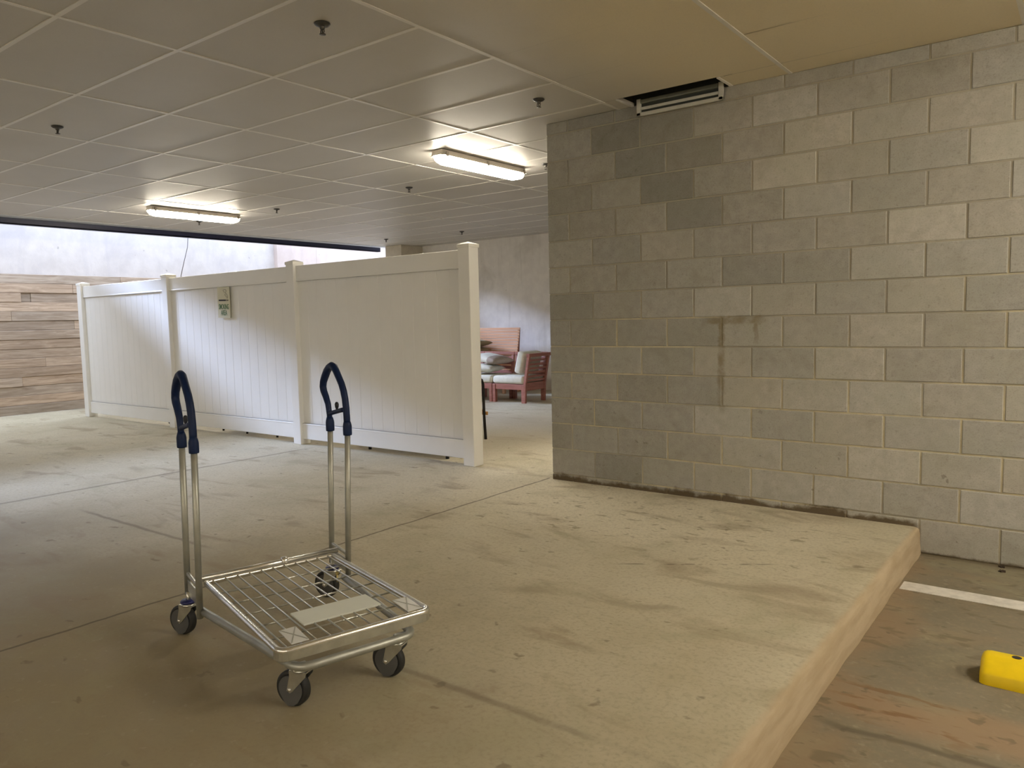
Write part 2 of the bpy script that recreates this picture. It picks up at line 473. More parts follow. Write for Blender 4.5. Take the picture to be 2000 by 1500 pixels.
def thing(name, label, cat, loc=(0, 0, 0), rz=0.0, group=None):
    o = bpy.data.objects.new(name, None); COL.objects.link(o); o.empty_display_size = .1
    o.location = loc; o.rotation_euler = (0, 0, rz); o['label'] = label; o['category'] = cat
    if group: o['group'] = group
    return o

def tag(o, label, cat, group=None):
    o['label'] = label; o['category'] = cat
    if group: o['group'] = group
    return o

def struct(name, bm, mats):
    o = obj(name, bm, mats); o['kind'] = 'structure'; return o

def dup(root, loc, rz, label, group=None):
    r = root.copy(); COL.objects.link(r); r.location = loc; r.rotation_euler = (0, 0, rz); r['label'] = label
    if group: r['group'] = group
    for ch in list(root.children):
        c = ch.copy(); COL.objects.link(c); c.parent = r
        for g in list(ch.children):
            d = g.copy(); COL.objects.link(d); d.parent = c
    return r

def set_tone(o, tones):
    """one colour per polygon, stored on the corners"""
    at = o.data.color_attributes.new('tone', 'FLOAT_COLOR', 'CORNER')
    for p in o.data.polygons:
        c = tones[p.index]
        for li in p.loop_indices: at.data[li].color = (c[0], c[1], c[2], 1)

# ------------------------------------------------------------------ floor
X0, X1, Y0, Y1 = -9.80, 11.0, -15.0, 6.22
YO = -8.0          # where the open side begins
bm = new()
for (a, b, c, d) in ((X0, 2.34, Y0, .02), (X0, 2.34, .02, Y1), (2.34, X1, .02, Y1)):
    vs_ = [bm.verts.new(p) for p in ((a, c, 0), (b, c, 0), (b, d, 0), (a, d, 0))]; bm.faces.new(vs_)
NS = 380; prev = None
for i in range(NS+1):
    y = Y0 + (.02-Y0)*i/NS
    n1 = noise.noise(Vector((y*3.1, 1.7, 0)))*.009 + noise.noise(Vector((y*9, 5.2, 0)))*.003
    n2 = noise.noise(Vector((y*4.3, 8.1, 0)))*.006 + noise.noise(Vector((y*12, 2.2, 0)))*.002
    prof = [(2.34, 0), (2.408+.7*n1, -.0005), (2.424+.7*n1, -.004), (2.435+.7*n1, -.015), (2.442+.6*n1, -.045),
            (2.446+n2, -.09), (2.450+n2, -.13), (2.452+n2, LOW-.02)]
    row = [bm.verts.new((px, y, pz)) for px, pz in prof]
    if prev:
        for k in range(len(row)-1):
            f = bm.faces.new((prev[k], prev[k+1], row[k+1], row[k])); f.smooth = True
    prev = row
struct('floor', bm, 'floor')
bm = new()
vs_ = [bm.verts.new(p) for p in ((2.40, Y0, LOW), (X1, Y0, LOW), (X1, .02, LOW), (2.40, .02, LOW))]; bm.faces.new(vs_)
o = struct('floor_parking', bm, 'floor_low')

# ------------------------------------------------------------------ ceiling
GX, GY, TX, TY = -.775, -3.275, 1.2192, .6096
XE = -8.20
HX0, HX1, HY0 = .56, 1.285, -.232
bm = new()
def cquad(x0, x1, y0, y1, jit=True):
    z = [ZC + (RND.uniform(0, .0035) if jit else 0) for _ in range(4)]
    f = bm.faces.new([bm.verts.new(p) for p in ((x0, y0, z[0]), (x0, y1, z[1]), (x1, y1, z[2]), (x1, y0, z[3]))])
    f.material_index = 0
xs = sorted([XE, X1] + [GX+TX*k for k in range(-9, 16) if XE < GX+TX*k < X1])
ys = sorted([Y0, Y1] + [GY+TY*k for k in range(-24, 20) if Y0 < GY+TY*k < Y1])
for a, b in zip(xs, xs[1:]):
    for c, d in zip(ys, ys[1:]):
        if c < -.1 and d > -.1 and a < HX1 and b > HX0:
            for (p, q, r, s) in ((a, min(b, HX0), c, d), (max(a, HX1), b, c, d), (max(a, HX0), min(b, HX1), c, HY0), (max(a, HX0), min(b, HX1), 0, d)):
                if q-p > .001 and s-r > .001: cquad(p, q, r, s, False)
        else: cquad(a, b, c, d)
# void above the missing tile
for pts in (((HX0, HY0, ZC), (HX1, HY0, ZC), (HX1, HY0, 3.1), (HX0, HY0, 3.1)), ((HX0, 0, ZC), (HX0, 0, 3.1), (HX1, 0, 3.1), (HX1, 0, ZC)),
            ((HX0, HY0, ZC), (HX0, HY0, 3.1), (HX0, 0, 3.1), (HX0, 0, ZC)), ((HX1, HY0, ZC), (HX1, 0, ZC), (HX1, 0, 3.1), (HX1, HY0, 3.1)),
            ((HX0, HY0, 3.1), (HX1, HY0, 3.1), (HX1, 0, 3.1), (HX0, 0, 3.1))):
    f = bm.faces.new([bm.verts.new(p) for p in pts]); f.material_index = 2
for pts in (((XE, Y0, 3.2), (X1, Y0, 3.2), (X1, Y1+2, 3.2), (XE, Y1+2, 3.2)), ((XE, Y0, ZC-.002), (XE, Y0, 3.2), (XE, Y1+2, 3.2), (XE, Y1+2, ZC-.002))):
    f = bm.faces.new([bm.verts.new(p) for p in pts]); f.material_index = 1
struct('ceiling', bm, ['tile', 'slab', 'cavity'])
bm = new()
for x in xs[1:-1]: box(bm, x-.012, x+.012, Y0, Y1, ZC-.0025, ZC+.004)
for y in ys[1:-1]:
    segs = [(XE, GX+TX)] if y > -2.2 else [(XE, X1)]
    if False: segs = [(XE, X1)] if not (HY0-.03 < y < .03) else [(XE, HX0), (HX1, X1)]
    for a, b in segs: box(bm, a, b, y-.012, y+.012, ZC-.0020, ZC+.004)
struct('trim_1', bm, 'tbar')
# edge strip and steel angle along the open side
bm = new(); box(bm, XE-.005, XE+.20, Y0, Y1-.2, ZC-.006, ZC+.01)
struct('trim_2', bm, 'edge_trim')
bm = new(); box(bm, XE-.03, XE-.005, YO, 5.72, 2.695, 2.90); box(bm, XE-.11, XE-.005, YO, 5.72, 2.695, 2.707)
struct('trim_3', bm, 'steel_blue')

# ------------------------------------------------------------------ block wall
B, H, J = .4064, .2032, .0055
ZJ0 = .05; WL = -.193
TONES = {(12, .203): .74, (12, .610): .84, (12, -.193): 1.02, (11, .406): .76, (11, .813): .80, (11, 0.): .97, (11, -.193): .95,
         (10, .610): .74, (10, 1.016): .85, (10, .203): 1.0, (10, 1.422): 1.12, (9, .813): .80, (9, 1.219): .86, (9, .406): 1.0,
         (8, 1.016): .84, (8, 1.422): .90, (8, .610): 1.06, (8, 2.235): 1.17, (8, 1.829): .92, (7, 1.219): .77, (7, 1.626): .84, (7, .813): 1.06,
         (13, .0): .84, (13, .406): .86, (13, .813): .9, (12, 2.235): .86, (12, 1.829): .93, (12, 1.016): .93, (12, 1.422): 1.08, (11, 1.626): 1.08, (11, 2.032): .98,
         (10, 2.642): 1.12, (9, 1.626): 1.0, (9, 2.845): 1.1, (0, .203): .84, (5, 0.): .92, (6, -.193): .86, (6, .203): .97}
bm = new(); tones = []
def block(x0, x1, z0, z1, tone):
    yo = RND.uniform(-.0022, .0008); e = .0035
    rg = RND.uniform(-.022, .022)
    col = (tone*(1+rg*.6), tone, tone*(1-rg))
    O = [(x0, .010), (x1, .010)]
    a = [bm.verts.new(p) for p in ((x0, .012, z0), (x1, .012, z0), (x1, .012, z1), (x0, .012, z1))]
    b = [bm.verts.new(p) for p in ((x0, yo+e, z0), (x1, yo+e, z0), (x1, yo+e, z1), (x0, yo+e, z1))]
    tl = [RND.uniform(-.0012, .0012) for _ in range(4)]
    c = [bm.verts.new(p) for p in ((x0+e, yo+tl[0], z0+e), (x1-e, yo+tl[1], z0+e), (x1-e, yo+tl[2], z1-e), (x0+e, yo+tl[3], z1-e))]
    bm.faces.new(c); tones.append(col)
    for r, s in ((a, b), (b, c)):
        for k in range(4):
            bm.faces.new((r[k], r[(k+1) % 4], s[(k+1) % 4], s[k])); tones.append(col)
for k in range(-1, 14):
    z0 = ZJ0+k*H; z1 = z0+H
    z1 = min(z1, ZC); z0 = max(z0, LOW-.02) if k == -1 else z0
    odd = k % 2 == 1
    cuts = [WL] + [(n if odd else n+.5)*B for n in range(0, 30) if (n if odd else n+.5)*B < X1-.05] + [X1]
    for a, b in zip(cuts, cuts[1:]):
        key = None
        for (kk, xx), t in TONES.items():
            if kk == k and abs(xx-a) < .02: key = t
        t = (key if key else min(1.16, max(.84, RND.gauss(1.0 if not (8 <= k and .5 < a < 2.2) else .92, .05)))) * (.86 if a < .9 else .97 if a > 2.2 else 1.0)  # left end darker: block colour plus weaker light painted into the tone
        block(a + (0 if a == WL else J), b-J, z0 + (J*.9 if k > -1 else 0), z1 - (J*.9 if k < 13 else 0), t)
nblk = len(tones)
box(bm, WL+.004, X1, .0045, .20, LOW-.02, ZC, mat=1)
while len(tones) < len(bm.faces): tones.append((1, 1, 1))
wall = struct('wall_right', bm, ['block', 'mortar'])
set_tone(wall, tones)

# ------------------------------------------------------------------ concrete walls
bm = new(); box(bm, XE+.25, X1, Y1, Y1+.25, -.05, 3.2); struct('wall_back', bm, 'backwall')
bm = new(); box(bm, -7.96, -7.52, 5.62, Y1+.02, 0, ZC, .006); struct('column', bm, 'column')
bm = new(); box(bm, X1, X1+.2, Y0, Y1+.2, LOW-.05, 3.2); struct('wall_east', bm, 'backwall')
bm = new(); box(bm, -10.2, X1+.2, Y0-.2, Y0, LOW-.05, 3.2); struct('wall_front', bm, 'backwall')
bm = new(); box(bm, -10.25, -9.95, YO, 4.45, -.05, 3.0); struct('wall_left', bm, 'farwall')
bm = new()
box(bm, -10.25, -9.84, 4.45, 5.42, -.05, 3.0, .004); box(bm, -10.25, -9.845, 5.425, 8.0, -.05, 3.0, .004)
struct('wall_left_far', bm, 'pinkwall')
bm = new(); box(bm, -10.25, XE+.3, 8.0, 8.2, -.05, 3.0); struct('wall_end', bm, 'farwall')
bm = new(); box(bm, -10.25, XE, Y0, YO, -.05, 3.45); struct('wall_south_west', bm, 'backwall')

# timber lagging below the concrete
bm = new(); tones = []
rt = random.Random(21)
TH = 2.145/15
XT = -9.80
def plank(y0, y1, z0, z1, tone, dep):
    e = .004; t0 = len(bm.faces)
    box(bm, XT-.12, XT+dep, y0+.0015, y1-.0015, z0+.0015, z1-.0015, .004, 1)
    tones.extend([tone]*(len(bm.faces)-t0))
for r in range(15):
    z0 = r*TH; y = YO-rt.uniform(0, 1.2)
    while y < 7.9:
        L = rt.choice([.14, 1.6, 2.4, 2.4, 3.0, 3.6])
        g = rt.gauss(1.0, .10)
        if L < .2: g *= .62
        w = rt.uniform(-.05, .05)
        plank(max(y, YO), min(y+L, 7.95), z0, z0+TH, (g*(1+w), g, g*(1-w)), rt.uniform(-.012, .012) - (.02 if L < .2 else 0))
        y += L
o = struct('wall_timber', bm, 'timber'); set_tone(o, tones)

# ------------------------------------------------------------------ ceiling lights
def ceiling_light(x, y0, y1, label, lens='lens'):
    t = thing('ceiling_light', label, 'ceiling light', (x, (y0+y1)/2, ZC), 0, 'strip lights on the ceiling')
    L = y1-y0; h = L/2
    bm = new()
    prism(bm, [(-.058, -.003), (.058, -.003), (.070, -.044), (.080, -.046), (.080, -.054), (-.080, -.054), (-.080, -.046), (-.070, -.044)], -h+.005, h-.005, bev=.002)
    obj('housing', bm, 'housing', t)
    # diffuser: a rounded trough that tapers at both ends
    bm = new(); rings = []
    st = [(-h+.004, .045, .030), (-h+.03, .062, .050), (-h+.09, .070, .066), (h-.09, .070, .066), (h-.03, .062, .050), (h-.004, .045, .030)]
    for (yy, w, d) in st:
        ring = []
        prof = [(-w, -.050), (-w*1.0, -.050-d*.25), (-w*.86, -.050-d*.72), (-w*.55, -.050-d), (w*.55, -.050-d), (w*.86, -.050-d*.72), (w, -.050-d*.25), (w, -.050)]
        rings.append([bm.verts.new((px, yy, pz)) for px, pz in prof])
    for A, Bq in zip(rings, rings[1:]):
        for k in range(7):
            f = bm.faces.new((A[k], A[k+1], Bq[k+1], Bq[k])); f.smooth = True
        bm.faces.new((A[7], A[0], Bq[0], Bq[7]))
    bm.faces.new(list(reversed(rings[0]))); bm.faces.new(rings[-1])
    bmesh.ops.recalc_face_normals(bm, faces=list(bm.faces))
    obj('diffuser', bm, lens, t)
    for yy in (-h+.05, 0, h-.05):
        for sx in (-1, 1):
            bm = new(); box(bm, sx*.080-.004, sx*.080+.006, yy-.014, yy+.014, -.064, -.024, .002)
            obj('clip', bm, 'clip', t)
    return t
ceiling_light(-1.385, .04, 1.27, 'lit white strip light on the ceiling beside the block wall corner')
ceiling_light(-6.07, -.11, 1.13, 'lit white strip light on the ceiling nearest the open daylight side')
ceiling_light(0.95, .45, 1.70, 'added unseen dim strip light on the ceiling just behind the block wall corner', 'lens_corner_fill')  # unseen lamp added to light the right face of the fence end post
ceiling_light(4.7, -2.25, -1.0, 'added unseen strip light on the ceiling over the parking bays, right of the camera view', 'lens_bay_fill')  # three unseen bay lamps, added to raise the light from the right
ceiling_light(5.9, -2.25, -1.0, 'second added unseen strip light over the parking bays, right of the camera view', 'lens_bay_fill')
ceiling_light(7.3, -2.25, -1.0, 'added unseen strip light over the parking bays, farthest right', 'lens_bay_fill')
for lx, lab in ((8.3, 'added unseen bright strip light in the far right corner behind the camera'), (5.0, 'added unseen bright strip light far behind the camera'),
                (1.7, 'added unseen bright strip light far behind the camera, left of the middle'), (-1.6, 'added unseen bright strip light far behind the camera, farthest left')):
    ceiling_light(lx, -12.0, -10.75, lab, 'lens_rear_fill')  # unseen row added to brighten the fence front and block wall

# ------------------------------------------------------------------ sprinklers
def make_sprinkler(loc, label):
    t = thing('sprinkler_head', label, 'sprinkler', loc, 0, 'sprinkler heads on the ceiling')
    bm = new(); lathe(bm, [(0, 0), (.040, 0), (.041, -.003), (.034, -.010), (.018, -.016), (0, -.016)], n=28); obj('escutcheon', bm, 'escutcheon', t)
    bm = new(); lathe(bm, [(.013, -.014), (.013, -.026), (.008, -.030), (0, -.030)], n=16)
    for s in (-1, 1): tube(bm, [(s*.010, 0, -.026), (s*.014, 0, -.040), (s*.004, 0, -.052)], .0028, 8)
    tube(bm, [(0, 0, -.028), (0, 0, -.052)], .0035, 8)
    obj('frame', bm, 'sprinkler', t)
    bm = new(); lathe(bm, [(0, -.050), (.016, -.051), (.0165, -.054), (0, -.055)], n=20); obj('deflector', bm, 'sprinkler', t)
    return t
SPR = [((.107, -2.399), 'dark sprinkler head nearest the camera, at the top of the picture'),
       ((.156, -.596), 'dark sprinkler head on the ceiling left of the hanging grille'),
       ((-2.907, -2.415), 'dark sprinkler head at the far left above the daylit side'),
       ((-1.049, 1.226), 'small sprinkler head half hidden by the block wall corner'),
       ((-2.904, 1.224), 'small sprinkler head just left of the strip light by the block wall'),
       ((-5.239, 1.152), 'small sprinkler head just right of the far strip light'),
       ((-5.284, 4.851), 'tiny sprinkler head above the end post of the white fence'),
       ((-6.976, 4.716), 'tiny sprinkler head in front of the far column'),
       ((-6.956, 1.083), 'tiny pale sprinkler head between the far strip light and the steel edge')]
s0 = None
for (x, y), lab in SPR:
    if s0 is None: s0 = make_sprinkler((x, y, ZC), lab)
    else: dup(s0, (x, y, ZC), 0, lab)

# ------------------------------------------------------------------ hanging grille at the block wall
t = thing('ceiling_grille', 'pale metal grille hanging loose from the ceiling hole at the block wall', 'vent grille', (.925, -.02, ZC))
gx, hz = .318, .088
bm = new()
box(bm, -gx, -gx+.034, -.022, -.004, -hz, .030, .004); box(bm, gx-.034, gx, -.022, -.004, -hz, .030, .004)
box(bm, -gx, gx, -.022, -.004, -hz, -hz+.024, .004)
obj('frame', bm, 'vent', t)
bm = new(); box(bm, -gx+.034, gx-.034, -.020, -.008, -hz+.040, -hz+.060, .003)
obj('louvre', bm, 'vent', t)
bm = new(); box(bm, -gx+.034, gx-.034, -.030, .004, -.006, .022, .004, M=Matrix.Rotation(.0, 4, 'X')); obj('louvre', bm, 'duct', t)
bm = new(); box(bm, -gx+.03, gx-.03, -.006, .012, -hz+.012, .05); obj('backing', bm, 'cavity', t)
bm = new()
for y0, y1, z in ((-.195, -.165, .03), (-.13, -.10, .06)): box(bm, HX0-.925+.01, HX1-.925-.01, y0+.02, y1+.02, z, z+.012)
obj('duct_edge', bm, 'duct', t)
for s, xx in ((-1, HX0-.925), (1, HX1-.925)):
    bm = new(); prism(bm, [(xx-.010, -.006), (xx+.010, -.006), (xx+.010, .02), (xx-.010, .02)], HY0+.02, .016); obj('ceiling_lip', bm, 'tbar', t)

# ------------------------------------------------------------------ white fence
fence = thing('privacy_fence', 'white vinyl privacy fence of three tall panels with capped posts', 'fence', (-4.8, .115, 0))
def FX(x): return x+4.8
PX = [-8.50, -6.115, -3.55, -1.122]
PW = .0635
for x in PX:
    bm = new(); box(bm, FX(x)-PW, FX(x)+PW, -PW, PW, 0, 1.935, .006, 3); p = obj('post', bm, 'pvc', fence)
    bm = new()
    prism(bm, [(-PW-.006, 1.915), (PW+.006, 1.915), (PW+.006, 1.945), (-PW-.006, 1.945)], -PW-.006, PW+.006, Matrix.Translation((FX(x), 0, 0)), .003)
    a = PW+.004
    vv = [bm.verts.new((FX(x)+sx*a, sy*a, 1.944)) for sx, sy in ((-1, -1), (1, -1), (1, 1), (-1, 1))]; tp = bm.verts.new((FX(x), 0, 1.968))
    for k in range(4): bm.faces.new((vv[k], vv[(k+1) % 4], tp))
    obj('post_cap', bm, 'pvc_cap', p)
for a, b in zip(PX, PX[1:]):
    x0, x1 = FX(a)+PW-.004, FX(b)-PW+.004
    bm = new(); box(bm, x0, x1, -.031, .031, 1.738, 1.90, .004); box(bm, x0, x1, -.033, .033, 1.738, 1.756, .004); obj('top_rail', bm, 'pvc', fence)
    bm = new(); box(bm, x0, x1, -.031, .031, .058, .226, .004); box(bm, x0, x1, -.033, .033, .208, .226, .004); obj('bottom_rail', bm, 'pvc', fence)
    n = 15; w = (x1-x0)/n
    bm = new()
    for k in range(n):
        box(bm, x0+k*w+.0003, x0+(k+1)*w-.0003, -.012, .012, .20, 1.76, .0022, 1)
        if k % 2 == 0: pass
    box(bm, x0, x1, -.0105, .0105, .20, 1.76)
    obj('panel', bm, 'pvc', fence)

# ------------------------------------------------------------------ sign on the fence
def text_mesh(body, size, name, mat, parent, loc, extr=.0008, width=None):
    cu = bpy.data.curves.new(name, 'FONT'); cu.body = body; cu.size = size; cu.align_x = 'CENTER'; cu.extrude = extr; cu.offset = .0016; cu.resolution_u = 3
    to = bpy.data.objects.new(name, cu); COL.objects.link(to)
    dg = bpy.context.evaluated_depsgraph_get(); dg.update()
    me = bpy.data.meshes.new_from_object(to.evaluated_get(dg))
    bpy.data.objects.remove(to); bpy.data.curves.remove(cu)
    xs_ = [v.co.x for v in me.vertices]; w0 = max(xs_)-min(xs_); k = width/w0 if width else 1
    for v in me.vertices: v.co = Vector((v.co.x*k, -v.co.z, v.co.y))
    me.materials.clear(); me.materials.append(MT[mat])
    o = bpy.data.objects.new(name, me); COL.objects.link(o); o.parent = parent; o.location = loc
    return o
sg = thing('sign', 'small cream SMOKING AREA sign with a cigarette on the middle fence panel', 'sign', (-4.84, .0765, 1.558))
sg.rotation_euler = (0, math.radians(1.2), 0)
bm = new(); box(bm, -.125, .125, -.003, .003, -.178, .178, .002); obj('board', bm, 'sign', sg)
bm = new(); box(bm, -.098, .045, -.0045, -.0028, .016, .034); obj('cigarette', bm, 'sign_black', sg)
bm = new()
for k in range(4): box(bm, .052+k*.013, .060+k*.013, -.0045, -.0028, .016, .034)
obj('filter', bm, 'sign_grey', sg)
bm = new()
def ribbon(bm, pts, r): tube(bm, [(a, -.0035, b) for a, b in pts], r, 6)
ribbon(bm, [(.085, .045), (.088, .065), (.078, .085), (.060, .10), (.045, .115), (.062, .128), (.055, .145), (.02, .150), (-.005, .140), (.012, .125), (.03, .112)], .0022)
ribbon(bm, [(.075, .045), (.070, .062), (.045, .075), (.028, .088), (.045, .100)], .0022)
obj('smoke', bm, 'sign_grey', sg)
text_mesh('SMOKING', .085, 'lettering', 'sign_green', sg, (0, -.0035, -.078), width=.20)
text_mesh('AREA', .085, 'lettering', 'sign_green', sg, (0, -.0035, -.148), width=.125)

# ------------------------------------------------------------------ flatbed trolley
TR = math.radians(-15.8)
cart = thing('trolley', 'zinc flatbed trolley with two tall blue loop handles on four casters', 'trolley', (.84, -3.18, 0), TR)
HV = .322
HB, HF = (-.545, -.498), (-.365, -.312)     # rear and front tube: u at the bottom and at the sleeve
def lean(p, z): return p[0] + (p[1]-p[0])*(z-.16)/(.80-.16)
ZD = .235
# lower U frame
bm = new()
pts = []
def arc(cx, cy, r, a0, a1, z, n=7): return [(cx+r*math.cos(math.radians(a0+(a1-a0)*i/n)), cy+r*math.sin(math.radians(a0+(a1-a0)*i/n)), z) for i in range(n+1)]
zf = .158
pts = [(lean(HF, zf)-.02, -HV+.012, .138)] + arc(.36, -.165, .06, -95, 0, zf) + arc(.36, .165, .06, 0, 95, zf) + [(lean(HF, zf)-.02, HV-.012, .138)]
tube(bm, pts, .0155, 14)
obj('base_frame', bm, 'zinc_dull', cart)
# deck rim
def rrect(u0, u1, v0, v1, rf, rr, z):
    return (arc(u1-rf, v0+rf, rf, -90, 0, z, 5) + arc(u1-rf, v1-rf, rf, 0, 90, z, 5) + arc(u0+rr, v1-rr, rr, 90, 180, z, 3) + arc(u0+rr, v0+rr, rr, 180, 270, z, 3))
bm = new()
ring = rrect(-.43, .432, -.278, .278, .035, .012, ZD)
tube(bm, ring, .0115, 12, closed=True)
obj('deck_rim', bm, 'chrome', cart)
bm = new()
ring2 = rrect(-.425, .427, -.273, .273, .035, .012, ZD-.022)
strip(bm, rrect(-.425, .436, -.282, .282, .040, .012, 0)[0:12], .014, ZD-.034, ZD+.004)
obj('front_lip', bm, 'zinc', cart)
# wires
for k in range(11):
    v = -.25+.05*k
    bm = new(); tube(bm, [(-.425, v, ZD+.004), (.415, v, ZD+.004), (.428, v, ZD-.006)], .0032, 8); obj('deck_wire', bm, 'zinc', cart)
for u in (-.27, -.125, .02, .162, .302):
    bm = new(); tube(bm, [(u, -.276, ZD-.004), (u, .276, ZD-.004)], .0036, 8); obj('cross_wire', bm, 'zinc', cart)
bm = new(); box(bm, .147, .279, -.138, .160, ZD+.003, ZD+.0095, .0015); obj('white_plate', bm, 'plate_white', cart)
# corner tags tied over the wires
for s in (-1, 1):
    vc = -.203 if s < 0 else .228
    M4 = Matrix.Translation((.352, vc, ZD+.013)) @ Matrix.Rotation(math.radians(3), 4, 'Y')
    bm = new(); box(bm, -.058, .062, -.030, .030, -.0015, .0015, .001, M=M4)
    f0 = len(bm.faces)
    for d in (-1, 1): bar(bm, M4 @ Vector((-.055, -.027*d, .0022)), M4 @ Vector((.055, .027*d, .0022)), .004, .0015)
    bm.faces.ensure_lookup_table()
    for f in bm.faces[f0:]: f.material_index = 1
    obj('corner_tag', bm, ['tag', 'zinc_dull'], cart)
# rear cross bar
bm = new(); tube(bm, [(-.452, -HV+.01, ZD+.012), (-.452, HV-.01, ZD+.012)], .0125, 12); obj('rear_bar', bm, 'chrome', cart)
bm = new(); lathe(bm, [(0, -.012), (.017, -.012), (.019, -.006), (.019, .006), (.017, .012), (0, .012)], axis_M((-.452, .062, ZD+.014), (0, 1, 0)), 16); obj('stop_ring', bm, 'chrome', cart)
# handles
for s in (-1, 1):
    v = s*HV
    for T, zb in ((HB, .165), (HF, .115)):
        bm = new(); tube(bm, [(lean(T, zb), v, zb), (lean(T, .45), v, .45), (lean(T, .82), v, .82)], .0128, 14); obj('upright_tube', bm, 'zinc_dull', cart)
    bm = new()
    bar(bm, (lean(HB, .20), v, .20), (lean(HF, .19), v, .19), .006, .065, .0015)
    bar(bm, (lean(HB, .262), v, .258), (lean(HF, .25), v, .246), .012, .016, .004)
    obj('side_bracket', bm, 'zinc', cart)
    # loop grip
    path = [(-.498, .842), (-.499, .868), (-.504, .895), (-.510, .918), (-.532, .952), (-.552, .975), (-.559, .995), (-.552, 1.018), (-.532, 1.042), (-.505, 1.070), (-.478, 1.088), (-.450, 1.097),
            (-.424, 1.091), (-.402, 1.071), (-.378, 1.046), (-.352, 1.018), (-.334, .988), (-.322, .955), (-.315, .915), (-.312, .870), (-.312, .842)]
    rad = [.0130, .0125, .0130, .0135, .0150, .0158, .0160, .0165, .0175, .0175, .0170, .0165, .0165, .0155, .0150, .0150, .0150, .0148, .0148, .0150, .0145]
    bm = new(); tube(bm, [(a, v, b) for a, b in path], rad, 14); g = obj('grip', bm, 'navy', cart)
    for T in (HB, HF):
        u0 = T[1]
        bm = new(); lathe(bm, [(.0, .795), (.0185, .795), (.0195, .800), (.0195, .835), (.0175, .846), (.0140, .858), (0, .858)], Matrix.Translation((u0+.001, v, 0)), 18); obj('sleeve', bm, 'navy', g)
    bm = new(); tube(bm, [(-.505, v, .873), (-.47, v, .880), (-.41, v, .892), (-.36, v, .902), (-.315, v, .908)], [.0115, .0100, .0100, .0105, .0125], 10); obj('cross_piece', bm, 'navy', g)
    bm = new(); lathe(bm, [(0, 0), (.006, 0), (.005, .012), (.0085, .022), (.0095, .034), (.006, .043), (0, .045)], Matrix.Translation((-.413, v, .890)), 14); obj('hook_knob', bm, 'black_plastic', g)
# casters
def caster(wx, wy, sx, sy, top, ring, axis_deg):
    """wheel centre, swivel stem, height of the mounting, blue ring on the rear pair"""
    R_ = .0625
    ax = Vector((math.cos(math.radians(axis_deg)), math.sin(math.radians(axis_deg)), 0))   # points to the camera-left face
    rd = Vector((-ax.y, ax.x, 0))
    c = Vector((wx, wy, R_))
    bm = new()
    lathe(bm, [(0, .128), (.030, .128), (.031, .134), (.024, .139), (0, .139)], Matrix.Translation((sx, sy, 0)), 20)
    tube(bm, [(sx, sy, .135), (sx, sy, top)], .0085, 12)
    fw = Vector((sx, sy, 0)) - Vector((wx, wy, 0))
    fx = fw.dot(rd)
    for q in (-1, 1):
        Mx = Matrix((rd, ax, Vector((0, 0, 1)))).transposed().to_4x4(); Mx.translation = Vector((wx, wy, 0)) + ax*(q*.0215)
        prism(bm, [(fx-.034, .131), (fx+.034, .131), (fx+.030, .115), (.012, R_-.004), (0, R_-.012), (-.012, R_-.004), (fx-.034, .110)], -.0014, .0014, Mx)
    Mx = Matrix((rd, ax, Vector((0, 0, 1)))).transposed().to_4x4(); Mx.translation = Vector((wx, wy, 0))
    box(bm, fx-.034, fx+.034, -.0228, .0228, .126, .132, .002, M=Mx)
    k = obj('caster', bm, 'zinc', cart)
    bm = new()
    lathe(bm, [(0, -.014), (.046, -.014), (.050, -.0165), (.058, -.0155), (.0622, -.010), (R_, -.003), (R_, .003), (.0622, .010), (.058, .0155), (.050, .0165), (.046, .014), (0, .014)], axis_M(c, ax), 36)
    obj('wheel', bm, 'rubber', k)
    bm = new()
    for q in (-1, 1):
        out = [(.047*math.cos(math.radians(t_)), R_+.047*math.sin(math.radians(t_))) for t_ in range(-38, 219, 12)]
        out += [(-.024, R_-.049), (-.014, .004), (.010, .006), (.028, R_-.044)]
        Mx2 = Matrix((rd, ax, Vector((0, 0, 1)))).transposed().to_4x4(); Mx2.translation = Vector((wx, wy, 0)) + ax*(q*.0178)
        prism(bm, out, -.0016, .0016, Mx2)
    obj('wheel_cover', bm, 'wheel_grey', k)
    bm = new(); tube(bm, [c-ax*.0265, c+ax*.0265], .0045, 10)
    for q in (-1, 1): lathe(bm, [(0, 0), (.0075, 0), (.0065, .004), (0, .005)], axis_M(c+ax*(q*.023), ax*q), 10)
    obj('axle', bm, 'chrome', k)
    if ring:
        bm = new(); lathe(bm, [(.0225, .139), (.032, .140), (.033, .146), (.028, .151), (.010, .152)], Matrix.Translation((sx, sy, 0)), 24); obj('swivel_ring', bm, 'blue_ring', k)
caster(.338, -.206, .368, -.188, .150, False, -58)
caster(.352, .146, .382, .164, .150, False, -58)
caster(-.546, -.346, -.516, -.328, .185, True, -59)
caster(-.560, .300, -.530, .318, .185, True, -59)
for v in (-.262, .262):
    bm = new(); box(bm, .35, .40, v*.75-.03, v*.75+.03, .140, .150, .003); obj('caster_plate', bm, 'zinc', cart)
bm = new(); lathe(bm, [(0, 0), (.009, 0), (.009, .006), (.005, .012), (0, .012)], Matrix.Translation((-.31, .245, ZD-.05)), 8); tube(bm, [(-.31, .245, .15), (-.31, .245, ZD-.05)], .004, 8); obj('bolt', bm, 'brass', cart)

